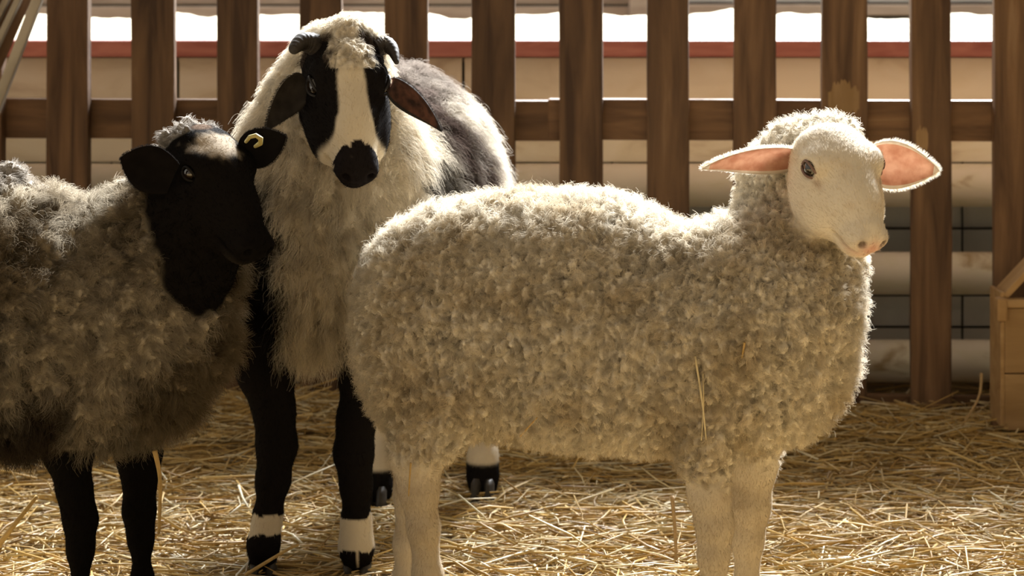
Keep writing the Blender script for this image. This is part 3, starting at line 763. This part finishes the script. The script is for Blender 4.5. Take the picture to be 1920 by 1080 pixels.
# ================================================================== horned piebald sheep
def mid_sheep():
    root = thing('sheep', (-.3, 4.3, 0), 'tall horned black and white sheep facing the camera between the other two', 'sheep', 'sheep standing in the straw')
    B = Body()
    def S(px, py, d, r): return (W(px, py, d), r * d * PX)
    sx = (.86, 1, 1)
    B.chain([(np.array([-.335, 4.10, .72]), .215), (np.array([-.27, 4.42, .715]), .262), (np.array([-.245, 4.70, .71]), .232)], sx, 1, .03)
    B.chain([S(628, 125, 3.92, 82), S(622, 215, 3.96, 124), S(622, 330, 4.0, 152), S(618, 460, 4.02, 145), S(585, 560, 4.02, 84)], (1, .9, 1), 1, .05)
    B.e(W(500, 520, 4.06), (.10, .13, .125), None, 1, .05)
    B.e(W(700, 520, 4.06), (.10, .12, .12), None, 1, .05)
    O = W(652, 160, 3.82); sH = np.array((1.06, 1.2, 1.1))
    T, Mx = head(B, O, 13, 49, sH, roman=.004, cheek=1)
    B.chain([S(606, 92, 3.88, 38), S(650, 76, 3.86, 42), S(692, 92, 3.88, 32)], wool=1, k=.02)     # curly forelock
    B.e(T((-.02, 0, .045)), np.array([.04, .045, .026]), Mx, 1, .02)
    dl = 4.04
    leg(B, [S(478, 640, dl, 62), S(500, 700, dl, 48), S(514, 770, dl, 34), S(519, 835, dl, 33), S(512, 900, dl, 27), S(502, 970, dl, 22), S(494, 1020, dl, 25), S(492, 1062, dl + .04, 25)], k=.03)
    leg(B, [S(668, 600, dl, 50), S(676, 690, dl, 38), S(668, 790, dl, 31), S(663, 850, dl, 32), S(668, 910, dl, 25), S(668, 980, dl, 23), S(668, 1025, dl, 27), S(670, 1062, dl + .04, 26)], k=.03)
    leg(B, [S(760, 640, 4.66, 80), S(735, 740, 4.7, 45), S(722, 800, 4.74, 30), S(712, 870, 4.66, 23), S(706, 915, 4.63, 24), S(704, 938, 4.62, 22)], k=.03)
    leg(B, [S(875, 640, 4.66, 80), S(900, 740, 4.74, 42), S(908, 800, 4.78, 28), S(905, 860, 4.72, 24), S(905, 895, 4.70, 24), S(906, 920, 4.68, 22)], k=.03)
    cream = np.array([.80, .72, .58]); black = np.array([.009, .0075, .007])
    def cf(P, N, wool):
        n = fbm(P, 9, 12); n2 = fbm(P, 30, 15); L = (P - O) @ Mx.T / sH
        one = np.ones((len(P), 1)); col = cream[None] * one
        col = mix(col, (.64, .56, .43), sstep(n, .45, .8))
        # trunk: dark shoulders, grey brown withers, cream band, brown rump
        y = P[:, 1] + (n - .5) * .22 + (P[:, 2] - .7) * .12
        grey = np.array([.20, .155, .135])
        tr = sstep(P[:, 1], 4.12, 4.2)
        c2 = mix(grey[None] * one, (.74, .68, .58), np.maximum(sstep(y, 4.30, 4.36) * (1 - sstep(y, 4.68, 4.73)) * (1 - .75 * sstep(P[:, 2] + (n2 - .5) * .08, .90, .93)), .8 * (1 - sstep(y, 4.16, 4.2))))
        c2 = mix(c2, (.085, .06, .05), sstep(y, 4.14, 4.18) * (1 - sstep(y, 4.29, 4.34)) * sstep(-P[:, 2], -.93, -.88) * .9)
        streak = sstep(fbm(P * np.array([1, 1, .35]), 26, 19), .52, .66)
        c2 = mix(c2, (.6, .55, .47), streak * .35 * (1 - sstep(y, 4.5, 4.6)))
        col = mix(col, c2, tr)
        # black shoulder and black flank behind the front leg on both sides of the chest
        sh = sstep(-(P[:, 0] + (n2 - .5) * .06), .422, .455) * sstep(-P[:, 2], -.84, -.76)
        col = mix(col, black + .004, sh * (1 - tr))
        sh2 = sstep(P[:, 0] + (n2 - .5) * .09, -.235, -.20) * sstep(-P[:, 2], -.83, -.80) * sstep(P[:, 1], 3.95, 4.0)
        col = mix(col, (.035, .028, .024), sh2 * (1 - tr) * .9)
        ru = sstep(-P[:, 2], -.50, -.44)
        legs = (1 - sstep(wool, .2, .6)) * (P[:, 2] < .6)
        col = mix(col, black, np.clip(legs, 0, 1))
        hindleg = (P[:, 1] > 4.45) & (P[:, 2] < .5)
        col = np.where(hindleg[:, None], mix(np.array([[.62, .54, .42]]) * one, black, sstep(-P[:, 2], -.085, -.075)), col)
        z = P[:, 2] + (n2 - .5) * .03; fr = (P[:, 1] < 4.4)
        band = fr & (z < .135) & (z > .062 + .035 * (P[:, 0] < -.4) - .03 * (P[:, 0] > -.3) * (P[:, 0] < -.296))
        col = np.where((band & (P[:, 1] < 4.4))[:, None], np.array([[.60, .53, .42]]), col)
        # head
        hd = ((wool < .55) & (P[:, 2] > .74))
        xx, yy, zz = L[:, 0] + (n2 - .5) * .012, L[:, 1] + (n2 - .5) * .008, L[:, 2]
        hb = np.tile(black * 1.25, (len(P), 1))
        wblz = .012 + .010 * sstep(xx, -.03, .04) + .012 * sstep(xx, .06, .14)
        blaze = sstep(wblz - np.abs(yy + .002), -.003, .003) * (zz > -.01) * sstep(xx, -.06, -.03)
        side = sstep(xx, .108, .122) * (np.abs(yy) < .2)                         # pale snout sides
        chin = sstep(-zz, .066, .078)
        pale = np.clip(np.maximum(np.maximum(blaze, side), chin), 0, 1)
        hb = mix(hb, (.74, .65, .50), pale)
        nos = sstep(xx, .163, .168)
        for ly, lx in ((0, .153), (.021, .158), (-.021, .158)):
            nos = np.maximum(nos, (((xx - lx) / .017) ** 2 + ((yy - ly) / .0125) ** 2 < 1) * (zz > -.04) * 1.0)
        hb = mix(hb, (.016, .013, .013), np.clip(nos, 0, 1))
        col = np.where(hd[:, None], hb, col)
        # brown-black curls above the eyes and cream forelock
        cap = (wool >= .55) & (L[:, 0] > -.085) & (L[:, 2] > -.02) & (P[:, 1] < 3.86)
        dk = sstep(np.abs(L[:, 1] - .0) + (fbm(P, 40, 66) - .5) * .05, .020, .036) * sstep(L[:, 0], -.095, -.07)
        col = np.where(cap[:, None], mix(col, (.06, .045, .035), dk), col)
        lf = .036 + .02 * n + .008 * sstep(-P[:, 2], -.72, -.5)
        lf = np.where(P[:, 1] > 4.12, .055 - .028 * sstep(-P[:, 2], -.62, -.5), lf)
        lf = np.where((P[:, 2] > .93) & (P[:, 1] < 4.05), .024, lf)
        lf = np.where(cap, .010, lf)
        return col, wool, lf
    lock = (34, 34, 20)
    V, Q, N, wool, col, lf = finish(root, B, (-.66, 3.55, -.02), (.08, 5.05, 1.2), .0045, cf, lock, .012, 3, 20, lambda P: sstep(P[:, 2], .86, .92) * sstep(-P[:, 1], -4.1, -4.0))
    N2 = norms(V, Q); N2 = N2 * np.sign((N2 * N).sum(1))[:, None]
    dr = root
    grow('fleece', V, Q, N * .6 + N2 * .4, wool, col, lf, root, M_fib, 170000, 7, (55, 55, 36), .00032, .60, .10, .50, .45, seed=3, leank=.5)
    hf = Mx[0]
    fuzz('short_fur', V, Q, N2, 1 - sstep(wool, .3, .6), col, root, M_fur, 34000, .006, .00025,
         lambda P: np.where((P[:, 2] > .7)[:, None], -hf, np.array([0, 0, -1.])))
    m_out = ear_mat('dark_grey_ear_skin', (.030, .026, .023), (.05, .043, .037), .10, .1); m_in = ear_mat('reddish_inner_ear', (.045, .025, .02), (.19, .085, .055), .30)
    ear('ear', W(574, 148, 3.80), W(508, 232, 3.76), (.35, -.85, -.25), .050, .9, root, m_out, m_out, bend=(-.008, 0, -.012), fcol=(.05, .045, .04), root=.6, nf=1500, flen=.004)
    ear('ear', W(730, 158, 3.80), W(820, 236, 3.76), (-.5, -.7, -.55), .056, .95, root, m_out, m_in, bend=(.006, 0, -.01), fcol=(.06, .05, .045), root=.6, nf=1500, flen=.004)
    for q in (1, -1): eye(T, sH, q, M_lidg, root, r=.0150, out=.0012)
    # short curled horns
    def horn(pts, rad):
        pts = [W(*p) for p in pts]; P = []; Rr = []
        n = 40
        for i in range(n):
            t = i / (n - 1) * (len(pts) - 1); a = min(int(t), len(pts) - 2); f = t - a
            p0, p1, p2, p3 = pts[max(a - 1, 0)], pts[a], pts[a + 1], pts[min(a + 2, len(pts) - 1)]
            P.append(.5 * ((2 * p1) + (-p0 + p2) * f + (2 * p0 - 5 * p1 + 4 * p2 - p3) * f * f + (-p0 + 3 * p1 - 3 * p2 + p3) * f ** 3))
            r = np.interp(t, range(len(rad)), rad) * (1 + .03 * math.sin(i * 1.9)); Rr.append(r)
        V, Fc = tube(P, Rr, 14); mesh_obj('horn', V, Fc, M_horn, root, smooth=True)
    horn([(618, 102, 3.87), (590, 84, 3.84), (566, 79, 3.82), (549, 94, 3.79)], [.024, .021, .017, .009])
    horn([(702, 92, 3.86), (722, 84, 3.87), (736, 94, 3.85), (744, 118, 3.82)], [.020, .017, .012, .004])
    for (px, d, fw) in [(494, 4.07, (.05, -1)), (670, 4.07, (.0, -1)), (703, 4.60, (-.1, -1)), (905, 4.66, (-.1, -1))]:
        hoof((px - 960) * d / F, d, root, fw=fw)
    return root

# ================================================================== dark faced sheep
def dark_sheep():
    root = thing('sheep', (-.75, 3.7, 0), 'black-faced grey-brown sheep with a yellow ear tag at the left edge', 'sheep', 'sheep standing in the straw')
    B = Body()
    def S(px, py, d, r): return (W(px, py, d), r * d * PX)
    B.chain([S(228, 612, 3.66, 190), S(130, 622, 3.64, 212), S(-40, 580, 3.60, 256), S(-240, 580, 3.57, 256), S(-400, 580, 3.55, 225)], (1, .86, 1), 1, .025)
    B.chain([S(240, 590, 3.66, 160), S(300, 480, 3.64, 122), S(338, 388, 3.63, 90), S(340, 330, 3.64, 52)], (1, .95, 1), 1, .06)
    B.chain([S(275, 640, 3.67, 128), S(262, 700, 3.67, 100)], (1, 1, 1), 1, .06)
    O = W(402, 322, 3.60); sH = np.array((.93, 1.22, .98))
    T, Mx = head(B, O, 45, 44, sH)
    B.c(W(372, 400, 3.6), W(385, 480, 3.62), .070, .055, wool=1, k=.03)     # throat
    B.chain([S(312, 296, 3.63, 26), S(345, 286, 3.62, 26), S(380, 276, 3.6, 18)], wool=1, k=.02)
    leg(B, [S(118, 780, 3.60, 60), S(128, 850, 3.60, 38), S(140, 920, 3.60, 27), S(151, 975, 3.60, 26), S(151, 1030, 3.60, 19), S(150, 1120, 3.60, 16), S(150, 1185, 3.6, 20), S(156, 1215, 3.6, 18)], k=.03)
    leg(B, [S(255, 780, 3.74, 56), S(260, 850, 3.74, 38), S(262, 905, 3.74, 25), S(261, 960, 3.74, 25), S(264, 1010, 3.74, 18), S(267, 1090, 3.74, 16), S(268, 1140, 3.74, 19), S(274, 1165, 3.74, 17)], k=.03)
    for dd, px in ((3.5, -380), (3.66, -330)):
        leg(B, [S(px - 20, 740, dd, 100), S(px + 10, 850, dd, 50), S(px - 30, 940, dd, 30), S(px - 20, 1060, dd, 20), S(px - 10, 1180, dd, 20)], k=.04)
    black = np.array([.0065, .0055, .005])
    def cf(P, N, wool):
        n = fbm(P, 7, 42); n2 = fbm(P, 26, 45); L = (P - O) @ Mx.T / sH; one = np.ones((len(P), 1))
        col = mix(np.array([[.52, .46, .36]]) * one, (.23, .185, .125), sstep(n, .38, .62))
        px = P[:, 0] * F / P[:, 1] + 960
        dk = sstep(-(P[:, 0]) + (n - .5) * .5, .66, .84) * sstep(-P[:, 2] + (n2 - .5) * .16, -.68, -.50)
        col = mix(col, (.045, .034, .025), dk * .9)
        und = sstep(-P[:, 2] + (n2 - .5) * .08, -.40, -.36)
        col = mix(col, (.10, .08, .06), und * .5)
        col = mix(col, black, (1 - sstep(wool, .3, .7)))
        c1, c2 = W(375, 370, 3.56), W(398, 495, 3.56)
        ab = c2 - c1; t = np.clip((P - c1) @ ab / (ab @ ab), 0, 1); dd = np.linalg.norm(P - c1 - t[:, None] * ab, axis=1)
        thr = 1 - sstep(dd + (n2 - .5) * .03, .085 - .035 * 0, .105 )
        thr = thr * (1 - sstep(t, .9, 1) * 0)
        col = mix(col, black * 1.3, thr)
        patch_ = np.exp(-(((L[:, 0] + .022) / .036) ** 2 + ((L[:, 1] + .006) / .036) ** 2)) * (L[:, 2] > .01)
        col = mix(col, (.50, .42, .32), sstep(patch_ + (fbm(P, 45, 46) - .5) * .9, .30, .75) * .9)
        brown = np.exp(-(((L[:, 0] + .078) / .018) ** 2 + ((L[:, 1] + .006) / .022) ** 2)) * (L[:, 2] > .01)
        col = mix(col, (.11, .07, .045), sstep(brown, .4, .8))
        poll = sstep(-L[:, 0] + (n2 - .5) * .03, .070, .085) * sstep(P[:, 2], .80, .83) * (thr < .5) * (1 - sstep(brown, .4, .55)); wool = np.maximum(wool, poll * .9)
        col = mix(col, (.42, .38, .33), poll * .9)
        chin = np.exp(-(((L[:, 0] - .168) / .02) ** 2 + ((L[:, 2] + .055) / .012) ** 2))
        col = mix(col, (.06, .05, .04), np.clip(chin, 0, 1) * .5)  # grey light on the chin, painted into the black coat colour
        lf = .026 + .014 * n
        wool = np.where(thr > .5, np.minimum(wool, .45), wool); lf = np.where(thr > .5, .012, lf); lf = np.where(P[:, 2] > .80, .012, lf)
        return col, wool, lf
    lock = (30, 30, 26)
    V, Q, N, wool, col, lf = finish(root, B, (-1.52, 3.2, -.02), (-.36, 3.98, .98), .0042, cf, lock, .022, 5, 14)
    N2 = norms(V, Q); N2 = N2 * np.sign((N2 * N).sum(1))[:, None]
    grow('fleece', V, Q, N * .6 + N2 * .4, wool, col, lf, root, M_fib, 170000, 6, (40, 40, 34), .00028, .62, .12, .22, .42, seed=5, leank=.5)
    hf = Mx[0]
    fuzz('short_fur', V, Q, N2, 1 - sstep(wool, .3, .6), col, root, M_fur, 26000, .005, .00022,
         lambda P: np.where((P[:, 2] > .6)[:, None], -hf, np.array([0, 0, -1.])))
    m_e = ear_mat('black_ear_skin', (.006, .005, .0045), (.009, .0075, .007), .05, .04)
    ear('ear', W(325, 335, 3.52), W(226, 296, 3.50), (.1, -1, -.15), .066, .6, root, m_e, m_e, fcol=(.02, .017, .015), root=.8, blunt=1.15, nf=1500, flen=.003)
    ear('ear', W(455, 290, 3.62), W(536, 256, 3.60), (.05, -1, .1), .054, .7, root, m_e, m_e, fcol=(.02, .017, .015), root=.7, blunt=.9, nf=1500, flen=.003)
    for q in (1, -1): eye(T, sH, q, M_lidd, root, r=.0115, out=.001)
    # curved yellow tag through the far ear
    pts = [W(461, 266, 3.585), W(468, 257, 3.57), (W(480, 254, 3.565)), W(489, 260, 3.565), W(488, 269, 3.57), W(478, 275, 3.58)]
    V, Fc = tube(pts, [.003, .0035, .004, .0045, .0045, .003], 10)
    mesh_obj('ear_tag', V, Fc, M_tag, root, smooth=True)
    for (px, d) in [(156, 3.60), (274, 3.74), (-390, 3.5), (-340, 3.66)]:
        hoof((px - 960) * d / F, d, root, fw=(1, -.1))
    return root

from mathutils.bvhtree import BVHTree
wsheep = white_sheep(); mid_sheep(); dark_sheep()
_b = [c for c in wsheep.children if c.name.startswith('body')][0].data
_co = np.empty(len(_b.vertices) * 3); _b.vertices.foreach_get('co', _co)
_q = np.empty(len(_b.polygons) * 4, int); _b.polygons.foreach_get('vertices', _q)
BVH = BVHTree.FromPolygons(_co.reshape(-1, 3).tolist(), _q.reshape(-1, 4).tolist())
def on_wool(px, py, off=.009):
    o = Vector((0, 0, CAMH)); d = (Vector(W(px, py, 3.5)) - o).normalized()
    h = BVH.ray_cast(o, d)
    return np.array(h[0] - d * off) if h[0] is not None else W(px, py, 3.4)


# ------------------------------------------------------------------ straw
M_str = bpy.data.materials.new('straw'); M_str.use_nodes = True
nt = M_str.node_tree; b = nt.nodes['Principled BSDF']; b.inputs['Roughness'].default_value = .5; b.inputs['Specular IOR Level'].default_value = .3
at = nt.nodes.new('ShaderNodeAttribute'); at.attribute_name = 'Col'; nt.links.new(at.outputs['Color'], b.inputs['Base Color'])

def straws(name, C, D, L_, Wd, colr, bend, parent=None, root=None):
    """flat split stalks, 3 segments, rectangular section"""
    n = len(C); up = np.array([0, 0, 1.0])
    s = np.cross(D, up); s /= np.linalg.norm(s, axis=1, keepdims=True) + 1e-9
    tw = rng.random(n) * math.pi; u = np.cross(s, D); s2 = s * np.cos(tw)[:, None] + u * np.sin(tw)[:, None]; u2 = np.cross(s2, D)
    V = np.zeros((n, 3, 4, 3)); bd_ = rng.normal(size=(n, 3)) * bend; bd_[:, 2] = np.abs(bd_[:, 2]) * .5
    for i, t in enumerate((-.5, 0, .5)):
        c = C + D * (L_ * t)[:, None] + bd_ * (L_ * (1 - 4 * t * t))[:, None]
        ww = Wd * (1 if i < 2 else .75)
        for j, (a, b_) in enumerate(((-1, -.35), (1, -.35), (1, .35), (-1, .35))):
            V[:, i, j] = c + s2 * (a * ww * .5)[:, None] + u2 * (b_ * ww * .5)[:, None]
    base = np.arange(n)[:, None] * 12
    fs_ = [(i * 4 + j, i * 4 + (j + 1) % 4, i * 4 + 4 + (j + 1) % 4, i * 4 + 4 + j) for i in (0, 1) for j in range(4)] + [(3, 2, 1, 0), (8, 9, 10, 11)]
    Q = (base[:, :, None] + np.array(fs_)[None]).reshape(-1, 4)
    me = bpy.data.meshes.new(name); V = V.reshape(-1, 3)
    me.vertices.add(len(V)); me.vertices.foreach_set('co', V.astype(np.float32).ravel())
    me.loops.add(len(Q) * 4); me.loops.foreach_set('vertex_index', Q.astype(np.int32).ravel())
    me.polygons.add(len(Q)); me.polygons.foreach_set('loop_start', np.arange(len(Q), dtype=np.int32) * 4)
    me.update(calc_edges=True)
    ca = me.color_attributes.new('Col', 'FLOAT_COLOR', 'POINT'); cc = np.ones((n, 12, 4), np.float32); cc[:, :, :3] = colr[:, None]
    ca.data.foreach_set('color', cc.ravel()); me.materials.append(M_str)
    o = bpy.data.objects.new(name, me); COL.objects.link(o); return o

pal = np.array([[.58, .38, .12], [.64, .46, .19], [.70, .57, .32], [.44, .27, .08], [.50, .34, .13], [.76, .67, .46], [.34, .22, .09]])
def straw_set(n, y0, y1, x0, x1, lmin, lmax, w0, w1, tilt, lift):
    x = rng.uniform(x0, x1, n); y = rng.uniform(y0, y1, n)
    an = rng.normal(size=n) * .75 + (rng.random(n) < .25) * math.pi / 2; el = rng.normal(size=n) * tilt
    D = np.stack([np.cos(an) * np.cos(el), np.sin(an) * np.cos(el), np.sin(el)], 1)
    L_ = rng.uniform(lmin, lmax, n); z = ground_z(x, y) + rng.random(n) * lift + np.abs(np.sin(el)) * L_ * .4
    ci = rng.choice(len(pal), n, p=[.22, .22, .16, .12, .14, .08, .06])
    c = pal[ci] * rng.uniform(.85, 1.2, (n, 1))
    wd = rng.uniform(w0, w1, n)
    return np.stack([x, y, z], 1), D, L_, wd, np.clip(c, 0, .9)
A = straw_set(15000, 3.9, 5.75, -1.6, 1.6, .05, .20, .0022, .0050, .07, .022)
B_ = straw_set(16000, 3.9, 5.7, -1.6, 1.6, .012, .05, .0012, .0032, .15, .016)
C_ = straw_set(5000, 2.6, 3.9, -1.7, 1.4, .05, .18, .0022, .005, .09, .02)
D_ = straw_set(700, 3.95, 5.5, -1.5, 1.5, .07, .20, .0025, .005, .20, .03)
E_ = straw_set(1800, 5.15, 5.60, -1.6, 1.6, .04, .15, .002, .004, .18, .03)
G_ = straw_set(5000, 2.0, 6.3, -3.2, 3.2, .05, .20, .0022, .005, .07, .02)
cat = [np.concatenate(z) for z in zip(A, B_, C_, D_, E_, G_)]
o = straws('straw_bedding', *cat, .05)
tag(o, 'loose golden straw bedding covering the floor under the sheep', 'straw', kind='stuff')

# single stalks that stand out
def stalk(pts, r, colr, label, name='straw_stalk', flat=.5):
    if len(pts[0]) == 2:
        n_ = 9; xs = np.interp(np.linspace(0, 1, n_), np.linspace(0, 1, len(pts)), [p[0] for p in pts]); ys_ = np.interp(np.linspace(0, 1, n_), np.linspace(0, 1, len(pts)), [p[1] for p in pts])
        Z = np.array([on_wool(x, y) for x, y in zip(xs, ys_)]); dm = np.polyfit(np.arange(n_), Z[:, 1], 1)
        dd = np.polyval(dm, np.arange(n_)); dd -= max(0, (dd - Z[:, 1]).max() * .6)
        k_ = [round(i * (n_ - 1) / (len(pts) - 1)) for i in range(len(pts))]
        pts = [W(p[0], p[1], dd[k]) for p, k in zip(pts, k_)]
    else: pts = [W(*p) for p in pts]
    c0 = pts[0]; P = []
    for i in range(13):
        t = i / 12 * (len(pts) - 1); a = min(int(t), len(pts) - 2); f = t - a
        p0, p1, p2, p3 = pts[max(a - 1, 0)], pts[a], pts[a + 1], pts[min(a + 2, len(pts) - 1)]
        P.append(.5 * ((2 * p1) + (-p0 + p2) * f + (2 * p0 - 5 * p1 + 4 * p2 - p3) * f * f + (-p0 + 3 * p1 - 3 * p2 + p3) * f ** 3))
    V, Fc = tube(P, [r * (1 - .4 * i / 12) for i in range(13)], 6)
    m = bpy.data.materials.get('stalk_%d' % int(colr[0] * 100)) or noise_mat('stalk_%d' % int(colr[0] * 100), colr, tuple(c * .8 for c in colr), (60, 60, 60), .45, .1, 100, rnd=.05)
    o = mesh_obj(name, V, Fc, m, smooth=True); rebase(o, tuple(c0)); tag(o, label, 'straw', 'single stalks that stand out'); return o
ws = (.80, .68, .42); wg = (.62, .42, .16)
dW = 3.245
stalk([(1303, 668), (1311, 715), (1318, 765), (1324, 825)], .0022, ws, 'pale straw stalk hanging on the white sheep above its front legs, right one')
stalk([(1318, 700), (1319, 760), (1315, 826)], .0016, ws, 'thinner straw stalk crossing the longer one on the white sheep')
stalk([(1396, 642), (1391, 672)], .0022, wg, 'short golden straw bit stuck on the white sheep chest wool')
stalk([(975, 818), (1007, 783)], .0018, wg, 'short tan straw stuck in the lower belly wool of the white sheep')
stalk([(770, 868), (766, 930)], .0018, wg, 'golden straw stuck to the white sheep hind leg')
stalk([(290, 845, 3.55), (300, 900, 3.56), (298, 1000, 3.58)], .0045, wg, 'long straw stalk hanging under the black-faced sheep chest')
stalk([(460, 1078, 3.95), (540, 1030, 3.96), (560, 1022, 3.96)], .004, wg, 'tan stalk lying across the left front hoof of the horned sheep')
stalk([(-5, 1025, 3.9), (30, 980, 3.9), (70, 930, 3.92)], .006, wg, 'broad golden stalk leaning up at the bottom left corner')
stalk([(1260, 930, 4.15), (1266, 1000, 4.12), (1268, 1085, 4.1)], .0045, (.45, .30, .14), 'upright brown stalk in the straw beside the white sheep front legs')
stalk([(1840, 700, 5.25), (1835, 745, 5.22), (1803, 800, 5.2)], .004, (.45, .30, .14), 'dry stalk leaning on the fence beside the feed box')
